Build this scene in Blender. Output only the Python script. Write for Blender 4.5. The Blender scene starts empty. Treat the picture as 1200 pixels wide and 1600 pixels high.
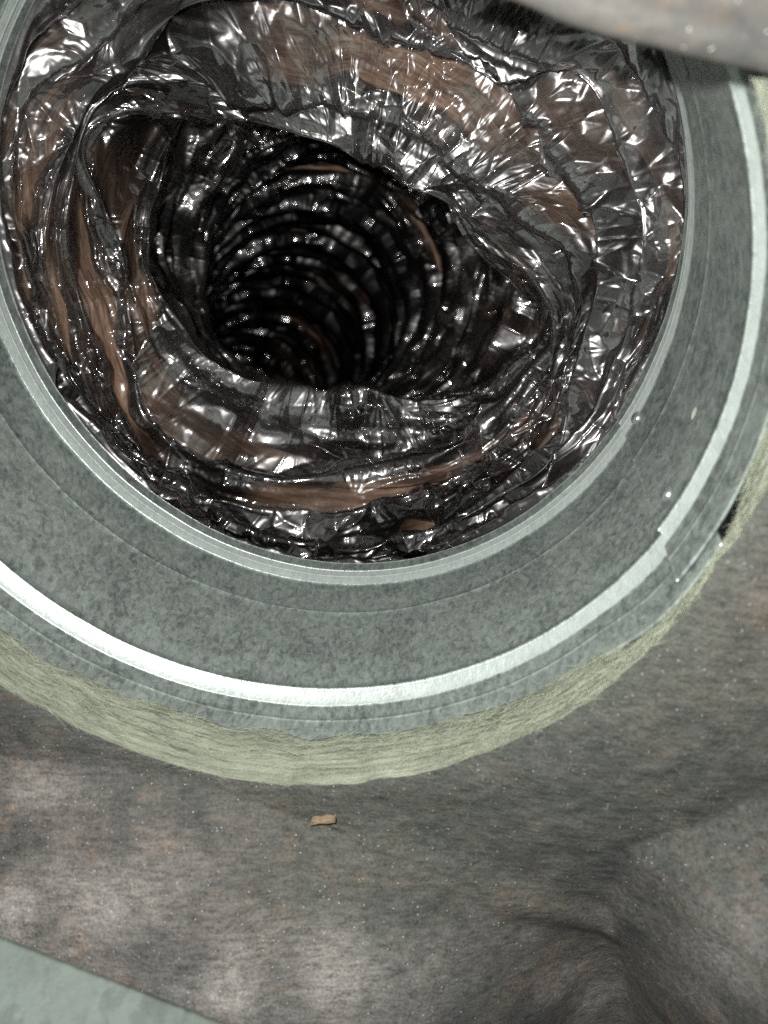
import bpy, math
import numpy as np

# ------------------------------------------------------------------ camera, light, world
sc = bpy.context.scene
COL = sc.collection
F = 1200.0                                   # focal length in pixels of the 1200x1600 photograph

cam_d = bpy.data.cameras.new('camera')
cam = bpy.data.objects.new('camera', cam_d)
COL.objects.link(cam)
cam.location = (0, 0, 0)
cam.rotation_euler = (math.radians(90), 0, 0)
cam_d.sensor_fit = 'VERTICAL'
cam_d.sensor_height = 36.0
cam_d.lens = 36.0 * F / 1600.0
cam_d.clip_start = 0.005
cam_d.clip_end = 20
cam_d.dof.use_dof = True
cam_d.dof.focus_distance = 0.235
cam_d.dof.aperture_fstop = 15.0
sc.camera = cam

world = bpy.data.worlds.new('World')
sc.world = world
world.use_nodes = True
bgn = world.node_tree.nodes['Background']
bgn.inputs[0].default_value = (0.92, 0.96, 0.95, 1)
bgn.inputs[1].default_value = 0.015

# the phone's flash: one small lamp up and to the left of the lens
fl_d = bpy.data.lights.new('flash', 'AREA')
fl_d.shape = 'DISK'
fl_d.size = 0.006
fl_d.energy = 1.25
fl_d.color = (0.98, 1.0, 0.97)
fl = bpy.data.objects.new('flash', fl_d)
COL.objects.link(fl)
fl.location = (-0.013, 0.0, 0.014)
fl.rotation_euler = (math.radians(84), 0, 0)

vs = sc.view_settings
vs.view_transform = 'Standard'
vs.look = 'None'
vs.exposure = 0
vs.gamma = 1
sc.cycles.max_bounces = 5
sc.cycles.glossy_bounces = 3
sc.cycles.diffuse_bounces = 2
sc.cycles.transparent_max_bounces = 12
sc.cycles.sample_clamp_indirect = 0.5
sc.cycles.caustics_reflective = False
sc.cycles.caustics_refractive = False
sc.cycles.blur_glossy = 0.6
sc.cycles.use_denoising = False

rng = np.random.default_rng(7)

# ------------------------------------------------------------------ frame of the round collar
P0 = np.array([-0.017973, 0.22, 0.068051])
AX = np.array([0.1337286, 0.8620835, 0.4888033])      # collar axis, pointing into the duct
U = np.array([0.99101799, -0.11633014, -0.06595944])
V = np.array([0.0, -0.49323348, 0.86989697])
R = 0.1


def ray_plane(px, py, t):
    """point where the sight line through a place of the photograph meets the cross-section t of the collar"""
    px, py, t = np.broadcast_arrays(np.asarray(px, float), np.asarray(py, float), np.asarray(t, float))
    d = np.stack([(px - 600) / F, np.ones_like(px), (800 - py) / F], -1)
    c = P0 @ AX + t
    return d * (c / (d @ AX))[..., None]


def to_px(P):
    return 600 + F * P[..., 0] / P[..., 1], 800 - F * P[..., 2] / P[..., 1]


HARM_T = [-0.09909, -0.08306, -0.065, -0.0085, 0.00307]
HARM = np.array([[-.1, 1.012, .335, -.278, -.206, -.057, 1.143],
                 [.0, .3, .5, .3, -.1, -.3, .1],
                 [-.101, -.432, -.229, .079, .259, .059, -.475],
                 [0, .5, .0, -.9, .6, -.4, .0],
                 [.0, .2, .3, -.6, 1.0, -.5, .5]]) * 1e-3


def round_off(th, t):
    """how far the collar is out of round at angle th and depth t"""
    w = np.stack([np.interp(t, HARM_T, HARM[:, k]) for k in range(7)], -1)
    B = np.stack([np.ones_like(th), np.cos(th), np.sin(th), np.cos(2 * th), np.sin(2 * th), np.cos(3 * th), np.sin(3 * th)], -1)
    return (w * B).sum(-1)


def cyl(th, t, r, warp=True):
    th, t, r = np.broadcast_arrays(np.asarray(th, float), np.asarray(t, float), np.asarray(r, float))
    if warp:
        r = r + round_off(th, t)
    return P0 + AX * t[..., None] + (U * np.cos(th)[..., None] + V * np.sin(th)[..., None]) * r[..., None]


# ------------------------------------------------------------------ noise helpers
def smooth(x):
    return x * x * (3 - 2 * x)


def vnoise(x, y, seed, nx=0, ny=0):
    """value noise in -1..1; nx > 0 makes it periodic in x with nx cells"""
    g = np.random.default_rng(seed).uniform(-1, 1, (512, 512))
    xi = np.floor(x).astype(int); yi = np.floor(y).astype(int)
    fx = smooth(x - xi); fy = smooth(y - yi)
    x0, x1 = (xi % nx, (xi + 1) % nx) if nx else (xi % 512, (xi + 1) % 512)
    y0, y1 = yi % 512, (yi + 1) % 512
    return (g[x0, y0] * (1 - fx) + g[x1, y0] * fx) * (1 - fy) + (g[x0, y1] * (1 - fx) + g[x1, y1] * fx) * fy


def facet(x, y, seed, nx=0):
    """crumple: straight-edged triangles with random heights, like creased film"""
    r = np.random.default_rng(seed)
    g = r.uniform(-1, 1, (512, 512)); flip = r.random((512, 512)) < .5
    xi = np.floor(x).astype(int); yi = np.floor(y).astype(int)
    fx = x - xi; fy = y - yi
    m = nx if nx else 512
    x0, x1, y0, y1 = xi % m, (xi + 1) % m, yi % 512, (yi + 1) % 512
    a, b, c, d = g[x0, y0], g[x1, y0], g[x0, y1], g[x1, y1]
    t1 = np.where(fx + fy < 1, a + (b - a) * fx + (c - a) * fy, d + (c - d) * (1 - fx) + (b - d) * (1 - fy))
    t2 = np.where(fx > fy, a + (b - a) * fx + (d - b) * fy, a + (d - c) * fx + (c - a) * fy)
    return np.where(flip[x0, y0], t1, t2)


# ------------------------------------------------------------------ mesh helpers
def mesh_obj(name, verts, faces, mat, parent=None, smooth_shade=True, attrs=None):
    me = bpy.data.meshes.new(name)
    verts = np.ascontiguousarray(np.asarray(verts, np.float32).reshape(-1, 3))
    faces = np.asarray(faces, np.int32)
    n, k = faces.shape
    me.vertices.add(len(verts)); me.vertices.foreach_set('co', verts.ravel())
    me.loops.add(n * k); me.loops.foreach_set('vertex_index', faces.ravel())
    me.polygons.add(n)
    me.polygons.foreach_set('loop_start', np.arange(0, n * k, k, dtype=np.int32))
    if smooth_shade:
        me.polygons.foreach_set('use_smooth', np.ones(n, bool))
    for an, (typ, data) in (attrs or {}).items():
        at = me.attributes.new(an, typ, 'POINT')
        at.data.foreach_set('vector' if typ == 'FLOAT_VECTOR' else 'value', np.ascontiguousarray(data, np.float32).ravel())
    me.update(); me.validate()
    if mat:
        me.materials.append(mat)
    o = bpy.data.objects.new(name, me)
    COL.objects.link(o)
    if parent:
        o.parent = parent
        o.matrix_parent_inverse = parent.matrix_world.inverted()
    return o


def grid_faces(ni, nj, wrap=False, flip=False):
    i = np.arange(ni - 1)[:, None]; j = np.arange(nj if wrap else nj - 1)[None, :]
    j2 = (j + 1) % nj
    f = np.stack([i * nj + j, i * nj + j2, (i + 1) * nj + j2, (i + 1) * nj + j], -1).reshape(-1, 4)
    return f[:, ::-1] if flip else f


def grid_normals(P, wrap=True):
    if wrap:
        dj = np.roll(P, -1, 1) - np.roll(P, 1, 1)
    else:
        dj = np.gradient(P, axis=1)
    di = np.gradient(P, axis=0)
    n = np.cross(di, dj)
    return n / (np.linalg.norm(n, axis=-1, keepdims=True) + 1e-12)


def empty(name, loc, label, cat, group=None):
    o = bpy.data.objects.new(name, None)
    COL.objects.link(o)
    o.location = [float(x) for x in loc]
    o.empty_display_size = 0.02
    o['label'] = label; o['category'] = cat
    if group:
        o['group'] = group
    bpy.context.view_layer.update()
    return o


# ------------------------------------------------------------------ material helpers
class NT:
    def __init__(self, name):
        self.m = bpy.data.materials.new(name)
        self.m.use_nodes = True
        self.t = self.m.node_tree
        self.t.nodes.clear()
        self.out = self.n('ShaderNodeOutputMaterial')

    def n(self, typ, ins=None, **props):
        nd = self.t.nodes.new(typ)
        for k, v in props.items():
            setattr(nd, k, v)
        for k, v in (ins or {}).items():
            s = nd.inputs[k]
            if isinstance(v, bpy.types.NodeSocket):
                self.t.links.new(v, s)
            else:
                s.default_value = v
        return nd

    def noise(self, vec, scale, detail=4, rough=.55, dist=0.0):
        return self.n('ShaderNodeTexNoise', {'Vector': vec, 'Scale': scale, 'Detail': detail, 'Roughness': rough, 'Distortion': dist}).outputs['Fac']

    def ramp(self, fac, stops):
        r = self.n('ShaderNodeValToRGB', {'Fac': fac})
        e = r.color_ramp.elements
        while len(e) < len(stops):
            e.new(.5)
        for q, (p, c) in zip(e, stops):
            q.position = p
            q.color = (c, c, c, 1) if isinstance(c, (int, float)) else (*c, 1)
        return r.outputs['Color']

    def scaled(self, vec, s):
        return self.n('ShaderNodeVectorMath', {0: vec, 1: s}, operation='MULTIPLY').outputs[0]

    def math(self, op, a, b=0.0, clamp=False):
        return self.n('ShaderNodeMath', {0: a, 1: b}, operation=op, use_clamp=clamp).outputs[0]

    def mix(self, fac, a, b, mode='MIX'):
        nd = self.n('ShaderNodeMix', data_type='RGBA', blend_type=mode)
        for s, v in ((nd.inputs[0], fac), (nd.inputs[6], a), (nd.inputs[7], b)):
            if isinstance(v, bpy.types.NodeSocket):
                self.t.links.new(v, s)
            else:
                s.default_value = v if not isinstance(v, tuple) or len(v) == 4 else (*v, 1)
        return nd.outputs[2]

    def bump(self, h, strength, dist, normal=None):
        ins = {'Height': h, 'Strength': strength, 'Distance': dist}
        if normal:
            ins['Normal'] = normal
        return self.n('ShaderNodeBump', ins).outputs[0]

    def done(self, shader):
        self.t.links.new(shader, self.out.inputs['Surface'])
        return self.m


def mat_galv(name, base=(.50, .56, .52), rough=.35, metallic=.68, low=.38, size=1.0):
    m = NT(name)
    co = m.n('ShaderNodeTexCoord').outputs['Object']
    st = m.scaled(co, (1.0, .45, .45))
    warp = m.n('ShaderNodeTexNoise', {'Vector': co, 'Scale': 160.0, 'Detail': 2})
    wv = m.n('ShaderNodeVectorMath', {0: warp.outputs['Color'], 1: (.006, .006, .006)}, operation='MULTIPLY').outputs[0]
    sv = m.n('ShaderNodeVectorMath', {0: st, 1: wv}, operation='ADD').outputs[0]
    vor = m.n('ShaderNodeTexVoronoi', {'Vector': sv, 'Scale': 800.0 / size, 'Randomness': 1.0})
    cell = m.n('ShaderNodeSeparateColor', {'Color': vor.outputs['Color']}).outputs[0]
    n1 = m.noise(st, 900 / size, 6, .7, .4)
    n2 = m.noise(co, 55, 4, .6)
    f = m.math('ADD', m.math('MULTIPLY', cell, .22), m.math('ADD', m.math('MULTIPLY', n1, 1.0), m.math('MULTIPLY', n2, .5)))
    lo, hi = .62, 1.10
    k = m.ramp(m.math('DIVIDE', m.math('SUBTRACT', f, lo), hi - lo, True), [(0, low), (.45, (low + 1) / 2), (1, 1.0)])
    col = m.mix(1.0, (*base, 1), k, 'MULTIPLY')
    # rub marks that run round the pipe
    fine = m.noise(co, 1700, 3, .6)
    ro = m.math('ADD', m.math('MULTIPLY', n1, .22), rough - .1)
    bmp = m.bump(m.math('ADD', fine, m.math('MULTIPLY', n1, 1.5)), .22, .0004)
    p = m.n('ShaderNodeBsdfPrincipled', {'Base Color': col, 'Metallic': metallic, 'Roughness': ro, 'Normal': bmp})
    return m.done(p.outputs[0])


def mat_film():
    """thin dark see-through film: tinted transmission, a soft grey sheen and sharp glints"""
    m = NT('dark_film')
    co = m.n('ShaderNodeTexCoord').outputs['Object']
    flow = m.n('ShaderNodeAttribute', attribute_name='flow').outputs['Vector']
    fine = m.noise(co, 900, 3, .6)
    mid = m.noise(co, 240, 3, .6, .6)
    lines = m.noise(m.scaled(flow, (1.0, 1.0, 9.0)), 60, 3, .6)
    wc_ = m.n('ShaderNodeVectorMath', {0: co, 1: m.scaled(m.n('ShaderNodeTexNoise', {'Vector': co, 'Scale': 120.0, 'Detail': 2}).outputs['Color'], (.006, .006, .006))}, operation='ADD').outputs[0]
    f1 = m.n('ShaderNodeTexVoronoi', {'Vector': wc_, 'Scale': 130.0}, distance='CHEBYCHEV').outputs['Distance']
    f2 = m.n('ShaderNodeTexVoronoi', {'Vector': wc_, 'Scale': 480.0}, distance='MANHATTAN').outputs['Distance']
    h = m.math('ADD', m.math('MULTIPLY', fine, .12), m.math('ADD', m.math('MULTIPLY', mid, .35), m.math('MULTIPLY', lines, .2)))
    h = m.math('ADD', h, m.math('MULTIPLY', f1, .0))
    nrm = m.bump(h, .10, .0011)
    clear = m.n('ShaderNodeAttribute', attribute_name='clear').outputs['Fac']     # single or doubled film, with painted shade far down the duct
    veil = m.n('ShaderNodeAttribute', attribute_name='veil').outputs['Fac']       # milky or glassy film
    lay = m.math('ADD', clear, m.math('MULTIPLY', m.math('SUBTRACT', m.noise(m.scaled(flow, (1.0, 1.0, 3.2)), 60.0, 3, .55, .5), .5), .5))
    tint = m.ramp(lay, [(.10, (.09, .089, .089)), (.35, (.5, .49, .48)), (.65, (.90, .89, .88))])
    tr = m.n('ShaderNodeBsdfTransparent', {'Color': tint})
    haze = m.n('ShaderNodeBsdfGlossy', {'Color': (.50, .475, .475, 1), 'Roughness': .33, 'Normal': nrm})
    dif = m.n('ShaderNodeBsdfDiffuse', {'Color': (.064, .06, .061, 1), 'Normal': nrm})
    body = m.n('ShaderNodeMixShader', {0: .28, 1: haze.outputs[0], 2: dif.outputs[0]})
    hz = m.math('ADD', m.math('MULTIPLY', veil, .62), .06)
    base = m.n('ShaderNodeMixShader', {0: hz, 1: tr.outputs[0], 2: body.outputs[0]})
    glint = m.n('ShaderNodeBsdfGlossy', {'Color': (1, .945, .965, 1), 'Roughness': .075, 'Normal': nrm})
    fr = m.n('ShaderNodeFresnel', {'IOR': 1.55, 'Normal': nrm}).outputs[0]
    fr = m.math('MINIMUM', m.math('ADD', m.math('MULTIPLY', fr, .9), .035), .24)
    mixs = m.n('ShaderNodeMixShader', {0: fr, 1: base.outputs[0], 2: glint.outputs[0]})
    return m.done(mixs.outputs[0])


def mat_brown():
    m = NT('brown_glass_wool')
    flow = m.n('ShaderNodeAttribute', attribute_name='flow').outputs['Vector']
    wob = m.n('ShaderNodeTexNoise', {'Vector': flow, 'Scale': 9.0, 'Detail': 2}).outputs['Color']
    wv = m.scaled(wob, (.0, .0, .008))
    fv = m.n('ShaderNodeVectorMath', {0: flow, 1: wv}, operation='ADD').outputs[0]
    s1 = m.noise(m.scaled(fv, (1.0, 1.0, 15.0)), 60, 6, .72, .0)
    s2 = m.noise(m.scaled(fv, (1.0, 1.0, 14.0)), 14, 3, .6)
    f = m.math('ADD', m.math('MULTIPLY', s1, .6), m.math('ADD', m.math('MULTIPLY', s2, .25), m.math('MULTIPLY', m.noise(flow, 45, 4, .65), .22)))
    col = m.ramp(f, [(.38, (.05, .029, .019)), (.52, (.29, .172, .115)), (.66, (.64, .46, .35))])
    nrm = m.bump(s1, .6, .0012)
    p = m.n('ShaderNodeBsdfPrincipled', {'Base Color': col, 'Roughness': .75, 'Normal': nrm, 'Specular IOR Level': .3})
    return m.done(p.outputs[0])


def mat_liner(name, lift=1.0, grain=1.0):
    """dark matt glass-fibre facing with brown flecks and fibre glints painted as pale specks"""
    m = NT(name)
    co = m.n('ShaderNodeTexCoord').outputs['Object']
    st = m.scaled(co, (.3, 1.0, 1.2))
    a = m.math('ADD', m.math('MULTIPLY', m.noise(st, 620, 5, .7), .5), m.math('MULTIPLY', m.noise(co, 1500, 4, .7), .5))
    b = m.noise(co, 70, 5, .65)
    c = m.noise(co, 22, 4, .6)
    g = m.ramp(a, [(.37, 1.0 - .68 * grain), (.62, 1.0 + .16 * grain)])
    dark = m.mix(m.ramp(m.math('ADD', m.math('MULTIPLY', b, .6), m.math('MULTIPLY', c, .4)), [(.40, 0.0), (.60, 1.0)]), (.075 * lift, .077 * lift, .074 * lift), (.180 * lift, .160 * lift, .143 * lift))
    brown = m.mix(m.math('MULTIPLY', m.ramp(m.noise(co, 150, 6, .75), [(.52, 0.0), (.68, 1.0)]), m.ramp(c, [(.4, .1), (.6, .8)])), dark, (.25 * lift, .165 * lift, .105 * lift))
    green = m.n('ShaderNodeAttribute', attribute_name='raw').outputs['Fac']
    painted_light = m.n('ShaderNodeAttribute', attribute_name='painted_light').outputs['Fac']
    dn = m.math('MULTIPLY', painted_light, m.ramp(m.noise(co, 110, 5, .7), [(.3, .35), (.65, 1.0)]), True)
    brown = m.mix(dn, brown, (.40, .365, .34))  # lit bulges of the board made paler in the colour itself
    grn = m.mix(m.math('MULTIPLY', green, .75, True), brown, (.066, .071, .060))
    col = m.mix(1.0, grn, g, 'MULTIPLY')
    sp = m.n('ShaderNodeTexVoronoi', {'Vector': co, 'Scale': 850.0})
    spark = m.ramp(sp.outputs['Distance'], [(.06, 1.0), (.14, 0.0)])
    pick = m.ramp(m.n('ShaderNodeSeparateColor', {'Color': sp.outputs['Color']}).outputs[0], [(.66, 0.0), (.74, 1.0)])
    spk = m.math('MULTIPLY', spark, pick)
    col2 = m.mix(m.math('MULTIPLY', spk, .75), col, (.62, .62, .58))  # sparkle of fibres put into the colour as pale dots
    nrm = m.bump(m.math('ADD', a, m.math('MULTIPLY', b, .6)), .7 * grain, .0011)
    p = m.n('ShaderNodeBsdfPrincipled', {'Base Color': col2, 'Roughness': .82, 'Normal': nrm, 'Specular IOR Level': .35})
    return m.done(p.outputs[0])


def mat_wool(name, col0=(.070, .077, .055), col1=(.222, .234, .180)):
    m = NT(name)
    flow = m.n('ShaderNodeAttribute', attribute_name='flow').outputs['Vector']
    co = m.n('ShaderNodeTexCoord').outputs['Object']
    s = m.noise(m.scaled(flow, (1, 1, 18)), 55, 5, .7, .4)
    b = m.noise(co, 60, 4, .6)
    f = m.math('ADD', m.math('MULTIPLY', s, .6), m.math('MULTIPLY', b, .4))
    col = m.ramp(f, [(.36, col0), (.62, col1)])
    nrm = m.bump(m.math('ADD', s, m.noise(co, 1400, 3)), .7, .001)
    p = m.n('ShaderNodeBsdfPrincipled', {'Base Color': col, 'Roughness': .85, 'Normal': nrm, 'Specular IOR Level': .25})
    return m.done(p.outputs[0])


def mat_plain(name, col, rough=.5, metallic=0.0):
    m = NT(name)
    co = m.n('ShaderNodeTexCoord').outputs['Object']
    n = m.noise(co, 900, 4, .6)
    c = m.mix(1.0, (*col, 1), m.ramp(n, [(.3, .65), (.7, 1.0)]), 'MULTIPLY')
    p = m.n('ShaderNodeBsdfPrincipled', {'Base Color': c, 'Roughness': rough, 'Metallic': metallic, 'Normal': m.bump(n, .3, .0003)})
    return m.done(p.outputs[0])


GALV = mat_galv('galvanised_steel')
GALV_LIT = mat_galv('lit_bead_steel', (.68, .74, .70), .36, .66, .80)  # collar steel made paler: flash light on the bead slopes painted in
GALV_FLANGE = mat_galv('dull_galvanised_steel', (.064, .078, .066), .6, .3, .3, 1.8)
FILM = mat_film()
BROWN = mat_brown()
LINER = mat_liner('black_liner_facing', .62)
LINER_LIGHT = mat_liner('worn_liner_facing', .44, .35)
WOOL = mat_wool('raw_glass_wool')
RIVET = mat_plain('rivet_steel', (.75, .77, .76), .28, .9)

# ------------------------------------------------------------------ galvanised collar
collar = empty('metal_collar', cyl(-np.pi / 2, -.08, .1), 'round galvanised steel collar with rolled bead and riveted lap seam around the black film', 'duct collar')
SEAM = math.radians(-24.5)


def profile():
    """inside line of the collar, from the near end to the far end, as (t, dr)"""
    t, r = [], []

    def seg(a, b, n, fn=lambda x: 0.0):
        for q in np.linspace(0, 1, n, endpoint=False):
            t.append(a + (b - a) * q); r.append(fn(q))
    def groove(a, b, depth, n=22, ex=.7):
        seg(a, b, n, lambda x: depth * math.sin(math.pi * x) ** ex)
    def line(a, h=.00022):                          # a scribed ridge
        seg(a, a + .0007, 7, lambda x: -h * math.sin(math.pi * x))
    seg(-.0832, -.0750, 12); line(-.0750, .00012); seg(-.0743, -.0690, 6)
    seg(-.0690, -.0684, 6, lambda x: .0030 * x); seg(-.0684, -.0628, 24, lambda x: .0030 * (1 - x) ** 1.15 + .0004 * math.sin(math.pi * x)); seg(-.0628, -.0619, 5, lambda x: -.0003 * math.sin(math.pi * x)); seg(-.0619, -.0262, 16)
    line(-.0262, .00013); seg(-.0255, -.0092, 8)
    seg(-.0092, -.0087, 5, lambda x: .0016 * x); seg(-.0087, -.0050, 14, lambda x: .0016 * (1 - x) ** 1.1); seg(-.0050, -.0044, 4, lambda x: -.0002 * math.sin(math.pi * x)); seg(-.0044, -.0040, 4, lambda x: .0008 * x); seg(-.0040, -.0014, 10, lambda x: .0008 * (1 - x)); seg(-.0014, .0034, 6)
    t.append(.0034); r.append(0.0)
    return np.array(t), np.array(r)


tp, rp = profile()
NTH = 900
span = math.radians(367.5)
ths = SEAM + np.linspace(0, 1, NTH) * span            # starts at the lap's edge and ends underneath it
lap = np.clip((ths - SEAM) / math.radians(60), 0, 1)   # the top end lies inside the other one
rr = R - .0011 * (1 - smooth(lap))
near_shift = np.where(ths - SEAM > math.radians(345), -.0034 * smooth(np.clip((ths - SEAM - math.radians(345)) / math.radians(12), 0, 1)), 0.0)


def collar_piece(lo, hi, name, mat):
    sel = (tp >= lo - 1e-9) & (tp <= hi + 1e-9)
    t = tp[sel][:, None]; dr = rp[sel][:, None]
    T = t + near_shift[None, :] * np.clip((-.06 - t) / .02, 0, 1)
    dents = .00012 * vnoise(ths[None, :] * 9, t * 120 + 0 * ths[None, :], 41)
    Pin = cyl(ths[None, :] + 0 * t, T, rr[None, :] + dr + dents)
    Pout = cyl(ths[None, :] + 0 * t, T, rr[None, :] + dr + .0006 + dents)
    ni, nj = Pin.shape[:2]
    n = ni * nj
    f = [grid_faces(ni, nj, flip=True), grid_faces(ni, nj) + n]
    idx = np.arange(n).reshape(ni, nj)
    for e in (idx[0], idx[-1], idx[:, 0], idx[:, -1]):
        f.append(np.stack([e[:-1], e[1:], e[1:] + n, e[:-1] + n], -1))
    return mesh_obj(name, np.concatenate([Pin.reshape(-1, 3), Pout.reshape(-1, 3)]), np.concatenate(f), mat, collar)


collar_piece(-.0832, -.0690, 'near_band', GALV)
collar_piece(-.0690, -.0628, 'bead', GALV_LIT)
collar_piece(-.0628, -.0092, 'wall_sheet', GALV)
collar_piece(-.0092, -.0014, 'end_bead', GALV_LIT)
collar_piece(-.0014, .0034, 'end_lip', GALV)


def rivet(th, t):
    a = np.linspace(0, 2 * np.pi, 24, endpoint=False)
    rows = [(0.00195, .0000), (.0019, .0004), (.0016, .00085), (.0011, .0012), (.0005, .0013)]
    c = cyl(th, t, R - .0010)
    n = -(U * math.cos(th) + V * math.sin(th)); e = np.cross(n, AX)
    vs_ = [c + (AX * np.cos(x) + e * np.sin(x)) * rr_ + n * h for rr_, h in rows for x in a]
    vs_.append(c + n * .00115)
    f = grid_faces(len(rows), 24, True)
    tri = np.array([[(len(rows) - 1) * 24 + k, (len(rows) - 1) * 24 + (k + 1) % 24, len(vs_) - 1, len(vs_) - 1] for k in range(24)])
    o = mesh_obj('rivet', vs_, np.concatenate([f, tri[:, [0, 1, 2, 2]]])[:len(f)], RIVET, collar)
    cap = mesh_obj('mandrel', vs_[-25:], [[k, (k + 1) % 24, 24] for k in range(24)], RIVET, o)
    return o


rivet(math.radians(-20.8), -.0103)
rivet(math.radians(-21.0), -.0553)

# pale scuff and rub marks on the steel
SCUFF = mat_plain('pale_scuff', (.55, .58, .47), .8)


def patch(name, th0, t0, wth, wt, mat, parent, seed, lift=.0011):
    n = 28
    a = np.linspace(0, 2 * np.pi, n, endpoint=False)
    r = np.random.default_rng(seed).uniform(.75, 1.1, n)
    vs_ = [cyl(th0, t0, R - lift)] + [cyl(th0 + wth * r[k] * math.cos(a[k]), t0 + wt * r[k] * math.sin(a[k]), R - lift) for k in range(n)]
    return mesh_obj(name, vs_, [[0, 1 + k, 1 + (k + 1) % n] for k in range(n)], mat, parent)


patch('scuff_mark', math.radians(-10.7), -.0469, .016, .0013, SCUFF, collar, 3, .00118)

# ------------------------------------------------------------------ flexible duct: film liner and glass wool
duct = empty('flexible_duct', cyl(-np.pi / 2, .02, .1), 'insulated flexible duct of crumpled black plastic film over brown glass wool', 'flexible duct')
CX, CY = 545.0, 395.0
NPH = 1560
PH = np.linspace(0, 2 * np.pi, NPH, endpoint=False)       # 0 = right, 90 = down in the photograph


def closed(points):
    """radius in the photograph about (CX, CY) for every angle, from a loop of places"""
    p = np.array(points, float)
    a = np.arctan2(p[:, 1] - CY, p[:, 0] - CX) % (2 * np.pi)
    r = np.hypot(p[:, 0] - CX, p[:, 1] - CY)
    o = np.argsort(a); a = a[o]; r = r[o]
    a3 = np.concatenate([a - 2 * np.pi, a, a + 2 * np.pi]); r3 = np.concatenate([r, r, r])
    y = np.interp(PH, a3, r3)
    k = np.exp(-.5 * (np.arange(-30, 31) / 9.0) ** 2); k /= k.sum()
    return np.convolve(np.concatenate([y[-30:], y, y[:30]]), k, 'valid')


L1 = closed([(135, 0), (95, 60), (52, 108), (30, 200), (22, 300), (42, 420), (75, 520), (115, 610), (180, 690), (300, 795), (430, 852), (560, 868), (700, 850),
             (800, 800), (890, 725), (975, 600), (1030, 480), (1052, 350), (1050, 250), (1020, 130), (960, 50), (860, -30), (700, -90), (540, -110), (380, -100), (230, -70)])
L2 = closed([(222, 0), (165, 110), (122, 180), (100, 260), (70, 350), (78, 440), (108, 530), (135, 620), (190, 700), (250, 745), (320, 790), (420, 835), (550, 845), (690, 822),
             (780, 770), (860, 715), (940, 620), (985, 500), (995, 400), (985, 300), (960, 200), (890, 110), (800, 75), (720, 45), (610, -10), (500, -30), (350, -50)])
L3 = closed([(300, 10), (240, 60), (180, 130), (142, 200), (118, 280), (100, 380), (135, 470), (160, 560), (183, 650), (240, 740), (290, 765), (400, 800), (500, 802), (600, 780),
             (700, 750), (790, 700), (855, 640), (908, 550), (925, 450), (925, 350), (890, 260), (830, 180), (760, 130), (700, 92), (620, 60), (540, 25), (470, 0), (380, 0)])
L4 = closed([(150, 160), (190, 135), (300, 140), (380, 150), (450, 165), (560, 175), (650, 215), (730, 290), (810, 340), (885, 380), (902, 470), (862, 560), (835, 610), (760, 660), (690, 710),
             (600, 730), (500, 745), (390, 745), (290, 700), (230, 640), (212, 560), (205, 460), (190, 380), (160, 300), (135, 230)])
L5 = closed([(300, 190), (262, 260), (240, 330), (232, 410), (250, 460), (285, 510), (335, 560), (400, 590), (480, 602), (560, 600), (640, 606), (720, 600), (800, 580), (866, 545), (868, 490),
             (830, 430), (785, 392), (720, 342), (640, 298), (560, 254), (480, 219), (430, 204), (370, 190)])


def wob(seed, amp, cells):
    x = PH / (2 * np.pi)
    return amp * (vnoise(x * cells, 0 * x, seed, cells) + .5 * vnoise(x * cells * 2, 0 * x, seed + 1, cells * 2) + .3 * vnoise(x * cells * 4, 0 * x, seed + 2, cells * 4))


def ring_px(rho, T):
    return ray_plane(CX + rho * np.cos(PH), CY + rho * np.sin(PH), T)


rails = []
# start: hidden behind the collar's far end
base = P0 + AX * .0045
start = []
for rad, t in ((.1012, .0040), (.1005, .0052)):
    q = ring_px(np.full(NPH, 500.0), t) - (P0 + AX * t)
    th = np.arctan2(q @ V, q @ U)
    start.append(cyl(th, t, rad))
rails += start
sinP = np.sin(PH)
# the film winds inwards like a spiral: on the lower left every fold is one step further in than on the upper right
deg = np.degrees(PH)
win = smooth(np.clip((deg - 18) / 34, 0, 1)) * smooth(np.clip((232 - deg) / 34, 0, 1))
L0 = closed([(40, 0), (0, 100), (-22, 250), (-10, 380), (25, 510), (95, 640), (195, 748), (300, 818), (430, 872), (560, 886), (700, 868), (800, 820), (890, 748), (980, 628), (1050, 485),
             (1080, 350), (1085, 250), (1070, 160), (1040, 60), (960, -40), (800, -130), (540, -170), (300, -140), (140, -90)])
raw_l = [L0, L1, L2, L3, L4, L5, L5 + 28 - 82 * np.exp(-((((deg + 180) % 360 - 180) - 8) / 30.0) ** 2)]
Tr = [.0062, .010, .019, .031, .045, .064, .088]
NLIP = 6
lips, Ts = [], []
win_in = smooth(np.clip((deg - 48) / 44, 0, 1)) * smooth(np.clip((232 - deg) / 34, 0, 1))
for k in range(1, 7):
    w_ = win_in if k == 6 else win
    lips.append((1 - w_) * raw_l[k] + w_ * raw_l[k - 1])
open_in = np.minimum(lips[4], lips[5])
for k in range(6):
    f_ = np.clip((L0 - lips[k]) / (L0 - open_in + 1e-6), 0, 1)
    Ts.append(.0062 + .062 * (.75 * f_ + .25 * (k / 5)) + (.014 * (1 - win_in) if k == 5 else 0))
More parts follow.
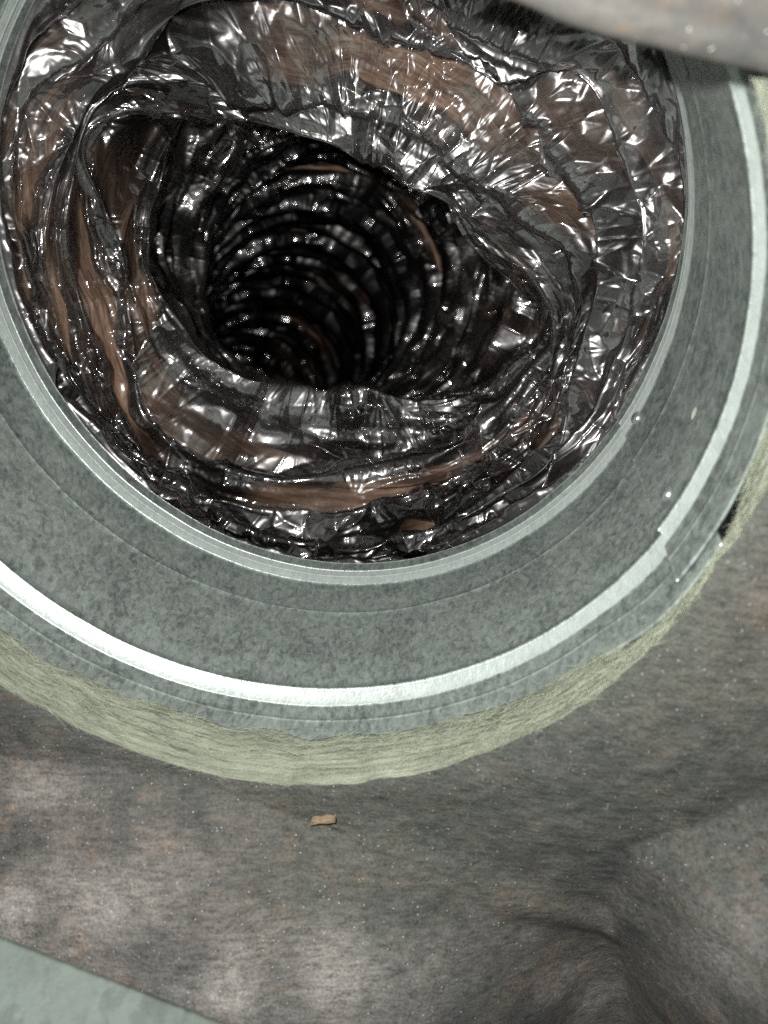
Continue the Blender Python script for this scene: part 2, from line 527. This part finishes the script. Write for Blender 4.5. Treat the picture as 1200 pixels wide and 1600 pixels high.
for k in range(NLIP):
    L = lips[k] + wob(100 + k * 7, 8.0 if k < 4 else 2.5, 11)
    Tk = Ts[k] + wob(200 + k * 7, .0030, 9)
    nxt = Ts[k + 1] if k < NLIP - 1 else Ts[k] + .02
    gap_ = nxt - Ts[k]
    deep = np.clip(24 + wob(300 + k * 7, 30, 7), -4, 58)        # how far the film tucks back behind each lip
    if k == 4:
        deep = deep * win + 26 * (1 - win)
    rails.append(ring_px(L, Tk))
    rails.append(ring_px(L + 4, Tk + .0012))
    if k < NLIP - 1:
        rails.append(ring_px(L + deep, Tk + np.maximum(gap_ * .60, .005)))
NEAR_RAILS = len(rails)

# beyond the opening: a spiral of shallow rings along a bending line
E1 = np.array([1.0, 0, 0]); E3 = np.array([0, 0, 1.0])


def centre(Y):
    cx = np.interp(Y, [.28, .34, .40, .48, .58, .70, .85, 1.0, 1.2, 1.5], [575, 568, 548, 515, 485, 460, 425, 380, 310, 210])
    cy = np.interp(Y, [.28, .34, .40, .48, .58, .70, .85, 1.0, 1.2, 1.5], [385, 392, 405, 430, 468, 515, 575, 650, 780, 960])
    return np.stack([(cx - 600) / F * Y, Y, (800 - cy) / F * Y], -1)


NR = 36
ys = .325 + .0165 * np.arange(NR) + .00022 * np.arange(NR) ** 1.6
for k, y in enumerate(ys):
    for ph_, rad in ((0, .0945), (.32, .0960), (.62, .0890), (.80, .0845)):
        Y = y + ph_ * .0165 + wob(900 + k * 5, .0026, 7) + (PH / (2 * np.pi) - .5) * .0
        c = centre(Y)
        rr_ = rad + .0045 * math.sin(k * 2.3) * (ph_ > .5) + wob(1300 + k * 11 + int(ph_ * 10), .0028, 12)
        if k == 0 and ph_ == 0:
            rr_ = rr_ * .97
        rails.append(c + rr_[:, None] * (E1 * np.cos(PH)[:, None] - E3 * sinP[:, None]) + 0.0)
c = centre(np.full(NPH, ys[-1] + .02))
rails.append(c + .05 * (E1 * np.cos(PH)[:, None] - E3 * sinP[:, None]))
rails.append(c + .0005 * (E1 * np.cos(PH)[:, None] - E3 * sinP[:, None]) + np.array([0, .005, 0]))
rails = np.array(rails)


def loft(R_, counts):
    """Catmull-Rom through the rails (tension keeps the lips crisp)"""
    out, idx = [], []
    n = len(R_)
    for i in range(n - 1):
        p0, p1, p2, p3 = R_[max(i - 1, 0)], R_[i], R_[i + 1], R_[min(i + 2, n - 1)]
        d0 = np.linalg.norm(p1 - p0, axis=1, keepdims=True) + 1e-6
        d1 = np.linalg.norm(p2 - p1, axis=1, keepdims=True) + 1e-6
        d2 = np.linalg.norm(p3 - p2, axis=1, keepdims=True) + 1e-6
        m1 = ((p1 - p0) / d0 * d1 + (p2 - p1) / d1 * d0) / (d0 + d1) * d1 if i > 0 else (p2 - p1)
        m2 = ((p2 - p1) / d1 * d2 + (p3 - p2) / d2 * d1) / (d1 + d2) * d1 if i < n - 2 else (p2 - p1)
        tn = .75 if i > NEAR_RAILS else .45
        m1 = m1 * tn; m2 = m2 * tn
        for q in range(counts[i]):
            x = q / counts[i]
            h = (2 * x ** 3 - 3 * x * x + 1, x ** 3 - 2 * x * x + x, -2 * x ** 3 + 3 * x * x, x ** 3 - x * x)
            out.append(h[0] * p1 + h[1] * m1 + h[2] * p2 + h[3] * m2)
            idx.append(i + x)
    out.append(R_[-1]); idx.append(n - 1)
    return np.array(out), np.array(idx)


cnt = []
for i in range(len(rails) - 1):
    d = np.linalg.norm(rails[i + 1] - rails[i], axis=1).mean()
    cnt.append(int(np.clip(d / (.00040 if i < NEAR_RAILS - 1 else .00085 if i < NEAR_RAILS + 64 else .0028), 2, 70)))
BASE, IDX = loft(rails, cnt)
# smooth the spacing a touch so that folds are not razor sharp
NS = len(BASE)
seglen = np.linalg.norm(np.diff(BASE, axis=0), axis=2).mean(1)
W = np.concatenate([[0], np.cumsum(seglen)])
Nrm = grid_normals(BASE)
# make normals point out of the duct
ctr = BASE.mean(1, keepdims=True)
if ((BASE - ctr) * Nrm).sum(-1).mean() < 0:
    Nrm = -Nrm
for _ in range(4):                                      # steadier directions over the lips
    Nrm = Nrm + np.roll(Nrm, 1, 1) + np.roll(Nrm, -1, 1)
    Nrm[1:-1] = Nrm[1:-1] + Nrm[:-2] + Nrm[2:]
    Nrm /= np.linalg.norm(Nrm, axis=-1, keepdims=True) + 1e-12

uu = (PH / (2 * np.pi))[None, :] + 0 * W[:, None]
ww = W[:, None] + 0 * uu


def crumple(size_u, size_w, seed, ridge=0.0, rw=.00055):
    """crumpled film: a loose triangulation of creases, size_u round the duct by size_w along the film (metres),
    every crease point pushed in or out and the triangles between them left flat"""
    r = np.random.default_rng(seed)
    girth = .5
    nu, nw = max(3, int(girth / size_u)), int(W[-1] / size_w) + 3
    a, b = np.meshgrid(np.arange(nu), np.arange(nw), indexing='ij')
    x = ((a + r.uniform(-.48, .48, a.shape)) / nu).ravel()
    y = ((b + r.uniform(-.48, .48, b.shape)) * size_w - size_w).ravel()
    hgt = r.uniform(-1, 1, len(x))
    m = 2.0 / nu
    lo, hi = x < m, x > 1 - m
    X = np.concatenate([x, x[lo] + 1, x[hi] - 1]); Y = np.concatenate([y, y[lo], y[hi]]); Z = np.concatenate([hgt, hgt[lo], hgt[hi]])
    from mathutils import Vector
    from mathutils.geometry import delaunay_2d_cdt
    sx, sy = nu, 1 / size_w
    vo, eo, fo, ov = delaunay_2d_cdt([Vector((p * sx, q * sy)) for p, q in zip(X, Y)], [], [], 0, 1e-7, True)[:4]
    px_ = np.array([v.x for v in vo]) / sx * NPH
    py_ = np.interp(np.array([v.y for v in vo]) / sy, W, np.arange(NS), left=-5, right=NS + 5)
    pyw = np.array([v.y for v in vo]) / sy
    zz = np.array([Z[o_[0]] for o_ in ov])
    out = np.zeros((NS, NPH), np.float32)
    for t in fo:
        ia, ib, ic = t
        c0 = max(0, int(math.floor(min(px_[ia], px_[ib], px_[ic])))); c1 = min(NPH - 1, int(math.ceil(max(px_[ia], px_[ib], px_[ic]))))
        r0 = max(0, int(math.floor(min(py_[ia], py_[ib], py_[ic])))); r1 = min(NS - 1, int(math.ceil(max(py_[ia], py_[ib], py_[ic]))))
        if c1 < c0 or r1 < r0:
            continue
        xs = np.arange(c0, c1 + 1)[None, :] - px_[ia]; ys_ = W[r0:r1 + 1][:, None] - pyw[ia]
        ax_, ay_, bx_, by_ = px_[ib] - px_[ia], pyw[ib] - pyw[ia], px_[ic] - px_[ia], pyw[ic] - pyw[ia]
        det = ax_ * by_ - ay_ * bx_
        if abs(det) < 1e-12:
            continue
        l1 = (xs * by_ - ys_ * bx_) / det; l2 = (ax_ * ys_ - ay_ * xs) / det
        ins = (l1 >= -1e-4) & (l2 >= -1e-4) & (l1 + l2 <= 1.0001)
        v = zz[ia] + l1 * (zz[ib] - zz[ia]) + l2 * (zz[ic] - zz[ia])
        if ridge:                                        # the crease itself stands up as a fine rounded line
            kx = girth / NPH
            area2 = abs(det) * kx
            ea = math.hypot((px_[ib] - px_[ic]) * kx, pyw[ib] - pyw[ic]); eb = math.hypot((px_[ic] - px_[ia]) * kx, pyw[ic] - pyw[ia]); ec = math.hypot((px_[ib] - px_[ia]) * kx, pyw[ib] - pyw[ia])
            l0 = 1 - l1 - l2
            dmin = np.minimum(np.minimum(l0 * area2 / (ea + 1e-9), l1 * area2 / (eb + 1e-9)), l2 * area2 / (ec + 1e-9))
            v = v + ridge * np.exp(-(dmin / rw) ** 2)
        sub = out[r0:r1 + 1, c0:c1 + 1]
        sub[ins] = v[ins]
    return out


act = .55 + .45 * vnoise(uu * 9, ww / .03, 77, 9)          # some stretches are tight, others badly crumpled
act2 = np.clip(.5 + .7 * vnoise(uu * 14, ww / .02, 78, 14), 0.1, 1.2)
bottom = np.clip((np.sin(2 * np.pi * uu) - .3) / .5, 0, 1)
act2 = np.clip(act2 + .7 * bottom * (IDX[:, None] < NEAR_RAILS), .1, 1.5)
SM = (1 - .42 * np.clip((IDX - NEAR_RAILS) / 3, 0, 1))[:, None]
SM = SM - .16 * np.clip((IDX - NEAR_RAILS) / 40, 0, 1)[:, None]
calm = 1 - .55 * np.exp(-((IDX - 14.5) / 3.2) ** 2)[:, None] * (1 - .4 * win[None, :])
SM = SM * calm
H = SM * (.0064 * crumple(.026, .022, 11, -.05, .0007) * (act + .4) + .0054 * crumple(.0125, .0115, 12, -.075) * (act2 + .25)) + SM ** 2 * (.0023 * crumple(.0060, .0058, 13, -.11, .0005) * (act2 + .15) + .0013 * crumple(.0036, .0034, 14) * np.clip(.35 + 1.3 * vnoise(uu * 16, ww / .018, 79, 16), .05, 1.1))
# straight creases drawn across the folds and along them
H += .0014 * crumple(.009, .034, 15) * np.clip(1.4 - act2, .2, 1.2) * (1 - .93 * win[None, :]) * calm ** 2 + .0028 * crumple(.040, .007, 16) * np.clip(act + .2, .2, 1)
fade = np.clip((IDX - .5) / 1.5, 0, 1)[:, None]
deepm = np.clip((IDX - NEAR_RAILS) / 3, 0, 1)[:, None]
H += fade * (.0046 * crumple(.060, .0072, 17) + .0018 * crumple(.030, .0038, 18)) * (.35 + .65 * win[None, :]) * np.clip((IDX - 8) / 3, .25, 1)[:, None] * (1 - deepm)
lipd = np.full(NS, 9.0)
for k in range(NLIP):
    lipd = np.minimum(lipd, np.abs(IDX - (2.4 + 3 * k)))
taut = (1 - .86 * np.exp(-(lipd / .5) ** 2))[:, None]
taut = taut * (1 - .45 * np.exp(-((IDX - 17.0) / 1.0) ** 2))[:, None]
H = H * fade * taut
H += (.0030 * crumple(.085, .0056, 27, -.06, .0006) + .0012 * crumple(.034, .0034, 28)) * np.exp(-((IDX - 16.0) / 1.1) ** 4)[:, None] * win[None, :]      # long pleats that run with the lower lip
FILMP = BASE + Nrm * H[..., None]
# keep the first rows tucked behind the collar's end
rel = FILMP - P0
tt = rel @ AX
flow = np.stack([np.cos(2 * np.pi * uu) * .09, np.sin(2 * np.pi * uu) * .09, ww], -1)
# where the film is milky, and where it is single and clear, by zone between the folds (rows) and direction (right, down, left, up)
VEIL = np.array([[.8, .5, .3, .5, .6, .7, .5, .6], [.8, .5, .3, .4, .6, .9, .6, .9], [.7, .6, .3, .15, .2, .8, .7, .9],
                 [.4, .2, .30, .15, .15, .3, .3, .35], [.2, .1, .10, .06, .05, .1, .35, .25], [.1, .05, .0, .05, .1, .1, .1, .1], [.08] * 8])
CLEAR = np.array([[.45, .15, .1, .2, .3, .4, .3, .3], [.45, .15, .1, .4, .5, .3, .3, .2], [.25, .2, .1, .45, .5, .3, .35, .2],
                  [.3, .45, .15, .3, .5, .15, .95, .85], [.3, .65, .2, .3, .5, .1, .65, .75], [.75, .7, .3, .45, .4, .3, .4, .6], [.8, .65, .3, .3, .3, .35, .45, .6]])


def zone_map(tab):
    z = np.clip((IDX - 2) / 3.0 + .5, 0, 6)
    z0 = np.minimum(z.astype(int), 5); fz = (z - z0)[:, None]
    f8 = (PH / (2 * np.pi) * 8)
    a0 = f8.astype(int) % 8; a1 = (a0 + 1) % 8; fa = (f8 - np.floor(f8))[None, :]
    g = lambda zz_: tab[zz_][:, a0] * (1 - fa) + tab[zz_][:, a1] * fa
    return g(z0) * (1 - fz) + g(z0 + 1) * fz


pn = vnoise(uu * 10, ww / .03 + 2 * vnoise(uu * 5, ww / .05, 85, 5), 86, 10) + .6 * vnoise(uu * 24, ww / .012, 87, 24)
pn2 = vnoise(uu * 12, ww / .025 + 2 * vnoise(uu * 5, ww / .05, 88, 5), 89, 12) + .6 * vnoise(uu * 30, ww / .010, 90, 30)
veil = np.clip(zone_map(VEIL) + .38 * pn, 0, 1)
clear = np.clip(zone_map(CLEAR) + .42 * pn2, 0, 1) * (1 - .6 * np.clip((IDX - NEAR_RAILS - 20) / 50, 0, 1))[:, None]  # film tint darkens with depth, painting in shade of the far duct
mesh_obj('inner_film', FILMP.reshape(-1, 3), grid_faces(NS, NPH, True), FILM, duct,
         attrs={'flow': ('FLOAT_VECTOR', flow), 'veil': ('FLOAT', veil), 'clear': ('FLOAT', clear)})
js = slice(None, None, 3)
wr = [rails[0], rails[1]]
for k in range(NLIP):
    b = 2 + 3 * k
    before = rails[b - 1]
    after = rails[b + 2]
    mid = .5 * (before + after)
    wr.append(mid + .16 * (rails[b] - mid))
    if k < NLIP - 1:
        wr.append(after)
wr += list(rails[NEAR_RAILS:-2:2]) + [rails[-1]]
wr = np.array(wr)[:, js]
wc = [int(np.clip(np.linalg.norm(wr[i + 1] - wr[i], axis=1).mean() / .0012, 3, 30)) for i in range(len(wr) - 1)]
WB, WI = loft(wr, wc)
WNm = grid_normals(WB)
if ((WB - WB.mean(1, keepdims=True)) * WNm).sum(-1).mean() < 0:
    WNm = -WNm
for _ in range(6):
    WNm = WNm + np.roll(WNm, 1, 1) + np.roll(WNm, -1, 1)
    WNm[1:-1] = WNm[1:-1] + WNm[:-2] + WNm[2:]
    WNm /= np.linalg.norm(WNm, axis=-1, keepdims=True) + 1e-12
wl = np.concatenate([[0], np.cumsum(np.linalg.norm(np.diff(WB, axis=0), axis=2).mean(1))])[:, None]
wu = (PH[js] / (2 * np.pi))[None, :] + 0 * wl
lumps = .0012 * vnoise(wu * 30, wl / .006 + 0 * wu, 65, 30) + .0022 * vnoise(wu * 9, wl / .016 + 0 * wu, 66, 9)
WP = WB + WNm * (.0115 + lumps)[..., None]
wflow = np.stack([np.cos(2 * np.pi * wu) * .09, np.sin(2 * np.pi * wu) * .09, wl + 0 * wu], -1)
mesh_obj('glass_wool_jacket', WP.reshape(-1, 3), grid_faces(*WP.shape[:2], True), BROWN, duct, attrs={'flow': ('FLOAT_VECTOR', wflow)})

# ------------------------------------------------------------------ glass-fibre liner board round the hole
liner = empty('liner_board', cyl(-np.pi / 2, -.099, .12), 'dark matt glass fibre duct liner with a ragged pale cut edge round the collar', 'duct liner')
NL = 1080
TH = np.linspace(0, 2 * np.pi, NL, endpoint=False)
Rc = .0973


def tnoise(x_cells, seed, th=TH):
    x = th / (2 * np.pi) % 1.0
    return vnoise(x * x_cells, 0 * x, seed, x_cells)


edge_rag = .0006 * tnoise(40, 401) + .00035 * tnoise(110, 402) + .0002 * tnoise(300, 403)


def liner_bulge(P):
    px, py = to_px(P)
    # folds of the facing below and right of the hole (px of the photograph only name the place on the board)
    y1 = np.interp(px, [-400, 300, 490, 650, 760, 950, 1040, 1700], [1130, 1215, 1290, 1335, 1375, 1452, 1500, 1800])
    b1 = np.clip((py - y1) / 420.0, 0, 1)
    x2 = np.interp(py, [900, 1225, 1290, 1325, 1400, 1460, 1600, 2200], [1500, 1215, 1085, 1008, 978, 962, 975, 1000])
    b2 = np.clip((px - x2) / 330.0, 0, 1)
    h1 = .085 * b1 ** 1.0 * np.clip(1 - np.clip((px - 640) / 330, 0, 1), 0, 1) + .002 * np.clip(b1 * 4, 0, 1) * (px < 1100)
    h2 = .050 * b2 ** .9 * np.clip((py - 1180) / 160, 0, 1)
    ridge = .0026 * np.exp(-((py - y1) / 19.0) ** 2) * np.clip((px - 520) / 60, 0, 1) * np.clip((975 - px) / 30, 0, 1)
    ridge2 = .0034 * np.exp(-((px - x2) / 15.0) ** 2) * np.clip((py - 1290) / 30, 0, 1) * np.clip((1520 - py) / 90, 0, 1)
    valley = .006 * np.exp(-((px - 930) / 85.0) ** 2) * smooth(np.clip((py - 1330) / 260, 0, 1))
    return np.maximum(h1, h2) + ridge + ridge2 - valley, np.maximum(b1, b2)


NRL = 230
rs = np.concatenate([np.linspace(0, .022, 60), .022 + .34 * np.linspace(0, 1, NRL - 59)[1:] ** 1.6])
r_in = Rc + edge_rag
thg = TH[None, :] + 0 * rs[:, None]
rg = r_in[None, :] + rs[:, None]
hole_sag = np.exp(-rs / .006)[:, None] * .0022
PL = cyl(thg, -.099 + hole_sag, rg + (round_off(thg, -.099 + 0 * thg) - round_off(thg, -.0991 + 0 * thg)))
hb, bb = liner_bulge(PL)
x, y = (PL - P0) @ U, (PL - P0) @ V
lump = .0012 * vnoise(x * 40 + 50, y * 40 + 50, 501) + .0005 * vnoise(x * 120 + 50, y * 120 + 50, 502) + .00022 * vnoise(x * 420 + 90, y * 420 + 90, 503)
far_ok = np.clip(rs / .012, 0, 1)[:, None]
PL = PL - AX * ((hb + lump) * far_ok)[..., None]
raw_far = .8 * np.clip(1.15 - rs / .07, 0, 1)[:, None] * np.clip((np.cos(thg - math.radians(-52)) - .72) / .2, 0, 1)
raw = raw_far + np.clip(1.0 - rs / .010, 0, 1)[:, None] * np.clip(.5 + .6 * vnoise(thg / (2 * np.pi) * 30, rg * 100, 505, 30), 0, 1)
painted_light = np.zeros(thg.shape)
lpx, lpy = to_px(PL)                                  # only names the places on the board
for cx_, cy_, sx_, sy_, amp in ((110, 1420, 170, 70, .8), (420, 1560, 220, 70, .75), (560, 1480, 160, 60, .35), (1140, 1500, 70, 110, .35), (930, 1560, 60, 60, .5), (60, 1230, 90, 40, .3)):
    painted_light += 1.25 * amp * np.exp(-((lpx - cx_) / sx_) ** 2 - ((lpy - cy_) / sy_) ** 2)       # flash light on the bulges, painted paler into the facing
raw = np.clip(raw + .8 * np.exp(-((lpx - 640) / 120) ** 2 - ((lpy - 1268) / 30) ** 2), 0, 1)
painted_light *= .75 + .5 * vnoise(x * 90 + 70, y * 90 + 70, 508)
mesh_obj('facing', PL.reshape(-1, 3), grid_faces(len(rs), NL, True), LINER, liner, attrs={'raw': ('FLOAT', raw), 'painted_light': ('FLOAT', np.clip(painted_light, 0, 1))})

# the cut edge, between the facing and the collar
NE = 34
q = np.linspace(0, 1, NE)[:, None]
tE = -.099 + hole_sag[0] + q * .0180
lap_over = .0004 + .0018 * np.clip(tnoise(9, 611) + .25, 0, 1)[None, :]      # tufts that lap over the steel
sinT = np.sin(TH)[None, :]; cosT = np.cos(TH)[None, :]
right = np.clip((np.cos(TH - math.radians(-22)) - .72) / .16, 0, 1)[None, :]
far_r = .0992 - lap_over * (1 - right) + .0006 * right + .0020 * np.clip((np.cos(TH - math.radians(-24)) - .965) / .025, 0, 1)[None, :]
prof = (r_in[None, :] * (1 - q) + far_r * q) - .0011 * np.sin(np.pi * q) * (1 - right)
len_var = 1 + .16 * tnoise(14, 621)[None, :] + .10 * tnoise(60, 622)[None, :] * (1 - right)
slot = np.clip((np.cos(TH - math.radians(-24)) - .965) / .025, 0, 1)[None, :]
left = np.clip((np.cos(TH - math.radians(212)) - .80) / .15, 0, 1)[None, :]
tE = -.099 + hole_sag[0] + q * (.0137 + .0016 * left - .0022 * slot) * len_var
fuzz = .00045 * vnoise(TH[None, :] * 60 / (2 * np.pi) + 0 * q, q * 40, 631, 60) + .0003 * vnoise(TH[None, :] * 240 / (2 * np.pi) + 0 * q, q * 22, 632, 240)
PE = cyl(TH[None, :] + 0 * q, tE, prof + fuzz * np.sin(np.pi * np.clip(q, 0.02, 1)))
back = cyl(TH[None, :], tE[-1:] + .0004, np.full((1, NL), .106))
PE2 = np.concatenate([PE, back])
flowE = np.stack([np.cos(TH)[None, :] * .1 + 0 * PE2[..., 0], np.sin(TH)[None, :] * .1 + 0 * PE2[..., 0], np.concatenate([q, q[-1:] + .1]) * .018 + 0 * PE2[..., 0]], -1)
edge = mesh_obj('cut_edge', PE2.reshape(-1, 3), grid_faces(NE + 1, NL, True, flip=True), WOOL, liner, attrs={'flow': ('FLOAT_VECTOR', flowE)})


# loose fibres along the cut
def strands(n, seed, name, mat, parent, place, length, width, along, spread):
    r = np.random.default_rng(seed)
    vs_, fs = [], []
    for k in range(n):
        p, t_dir, nrm_ = place(r)
        L = length[0] + (length[1] - length[0]) * r.random() ** 2
        d = t_dir * along * r.choice([-1, 1]) + r.normal(0, spread, 3)
        d /= np.linalg.norm(d)
        bend = r.normal(0, .25, 3)
        side = np.cross(d, nrm_); side /= np.linalg.norm(side) + 1e-9
        w = width * r.uniform(.6, 1.3)
        b = len(vs_)
        for s in range(5):
            x_ = s / 4
            c_ = p + d * L * (x_ - .5) + bend * L * (x_ - .5) ** 2 + nrm_ * w
            ww_ = w * (1 - .6 * abs(2 * x_ - 1))
            vs_ += [c_ - side * ww_ * .5, c_ + side * ww_ * .5, c_ + nrm_ * ww_ * .7]
        for s in range(4):
            for e in range(3):
                fs.append([b + s * 3 + e, b + s * 3 + (e + 1) % 3, b + s * 3 + 3 + (e + 1) % 3, b + s * 3 + 3 + e])
    o = mesh_obj(name, vs_, fs, mat, parent)
    o['kind'] = 'stuff'
    return o


def place_edge(r):
    j = r.integers(0, NL); i = r.integers(0, NE)
    th = TH[j]
    tang = -U * math.sin(th) + V * math.cos(th)
    inw = -(U * math.cos(th) + V * math.sin(th))
    return PE[i, j] + inw * .0001, tang, inw


FIBRE = mat_plain('glass_fibre', (.30, .32, .235), .6)
strands(9000, 71, 'edge_fibres', FIBRE, liner, place_edge, (.002, .010), .00009, 1.0, .30)


def place_face(r):
    j = r.integers(0, NL); i = r.integers(2, 190)
    return PL[i, j] - AX * .0001, V, -AX


FLUFF = mat_plain('grey_fibre', (.30, .29, .27), .6)
strands(700, 72, 'loose_fibres', FLUFF, liner, place_face, (.001, .005), .00006, .4, 1.0)


# ------------------------------------------------------------------ near things: slab at the top right, sheet at the bottom left
def slab(name, edge_px, depth, far_px, thick, mat, parent, seed, rows=40, wav=.0004):
    """a thick sheet whose visible rim follows edge_px at the given depth"""
    e = np.array(edge_px, float)
    s = np.linspace(0, 1, 260)
    k = np.concatenate([[0], np.cumsum(np.hypot(*np.diff(e, axis=0).T))]); k /= k[-1]
    ex, ey = np.interp(s, k, e[:, 0]), np.interp(s, k, e[:, 1])
    dep = np.interp(s, k, depth) if np.ndim(depth) else np.full_like(s, depth)
    E_ = np.stack([(ex - 600) / F * dep, dep, (800 - ey) / F * dep], -1)
    fdir = np.array(far_px, float)
    rows_ = np.linspace(0, 1, rows) ** 1.5
    top = E_[None] + rows_[:, None, None] * fdir
    uu_ = s[None, :] * 30; vv_ = rows_[:, None] * 30
    n = np.cross(E_[-1] - E_[0], fdir); n /= np.linalg.norm(n)
    if n[1] > 0:
        n = -n
    top = top + n * (wav * vnoise(uu_, vv_ + 3, seed) + wav * .4 * vnoise(uu_ * 4, vv_ * 4, seed + 1))[..., None]
    rim = []
    for a in np.linspace(0, math.pi, 9)[1:-1]:
        rim.append(top[0] - n * thick * (1 - math.cos(a)) / 2 - fdir / np.linalg.norm(fdir) * thick * .5 * math.sin(a))
    bot = top - n * thick
    allr = np.concatenate([top[::-1], np.array(rim), bot])
    fl_ = np.stack([allr[..., 0], allr[..., 1], allr[..., 2]], -1)
    return mesh_obj(name, allr.reshape(-1, 3), grid_faces(len(allr), len(s)), mat, parent, attrs={'flow': ('FLOAT_VECTOR', fl_), 'raw': ('FLOAT', np.zeros(len(allr) * len(s)))})


flap = empty('liner_flap', (.04, .1, .075), 'blurred grey edge of worn duct liner hanging close across the top right', 'liner flap')
slab('worn_facing', [(-300, -420), (100, -270), (450, -150), (620, -92), (700, -62), (780, -38), (845, -14), (900, 10), (960, 30), (1030, 46), (1090, 62), (1150, 76), (1230, 94), (1330, 124), (1600, 205), (2000, 320), (2500, 460)], .098, (.02, -.05, .035), .006, LINER_LIGHT, flap, 81)

flange = empty('metal_flange', (-.09, .2, -.13), 'dull galvanised sheet metal corner below the liner at bottom left', 'sheet metal')
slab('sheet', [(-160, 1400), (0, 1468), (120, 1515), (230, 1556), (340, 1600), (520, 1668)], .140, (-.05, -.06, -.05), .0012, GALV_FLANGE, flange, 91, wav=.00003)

# tan chip of wood lying on the liner under the collar
CHIP = mat_plain('tan_chip', (.19, .13, .08), .9)


def flake(name, px, py, size, mat, label, cat, seed):
    c_ = ray_plane(px, py, -.099)
    h_, _ = liner_bulge(c_[None]); c_ = c_ - AX * (h_[0] + .0016)
    r = np.random.default_rng(seed)
    n = 14
    a = np.linspace(0, 2 * np.pi, n, endpoint=False)
    rad = r.uniform(.3, 1.15, n)
    ring = np.stack([c_ + size * (U * math.cos(x_) * rad_ + V * (math.sin(x_) * rad_ * .36 + .25 * math.cos(x_) * rad_)) + AX * r.normal(0, .0002) for x_, rad_ in zip(a, rad)])
    vs_ = np.concatenate([ring - AX * .0005, ring + AX * .0008, [c_ - AX * .0011]])
    f = [[k, (k + 1) % n, n + (k + 1) % n, n + k] for k in range(n)] + [[k, (k + 1) % n, 2 * n, 2 * n] for k in range(n)]
    me = bpy.data.meshes.new(name)
    me.from_pydata([tuple(p) for p in vs_], [], [t[:3] if t[2] == t[3] else t for t in f])
    me.materials.append(mat)
    o = bpy.data.objects.new(name, me); COL.objects.link(o)
    o['label'] = label; o['category'] = cat
    return o


flake('wood_chip', 503, 1272, .0036, CHIP, 'small tan wood chip lying on the dark liner just below the cut edge', 'wood chip', 5)
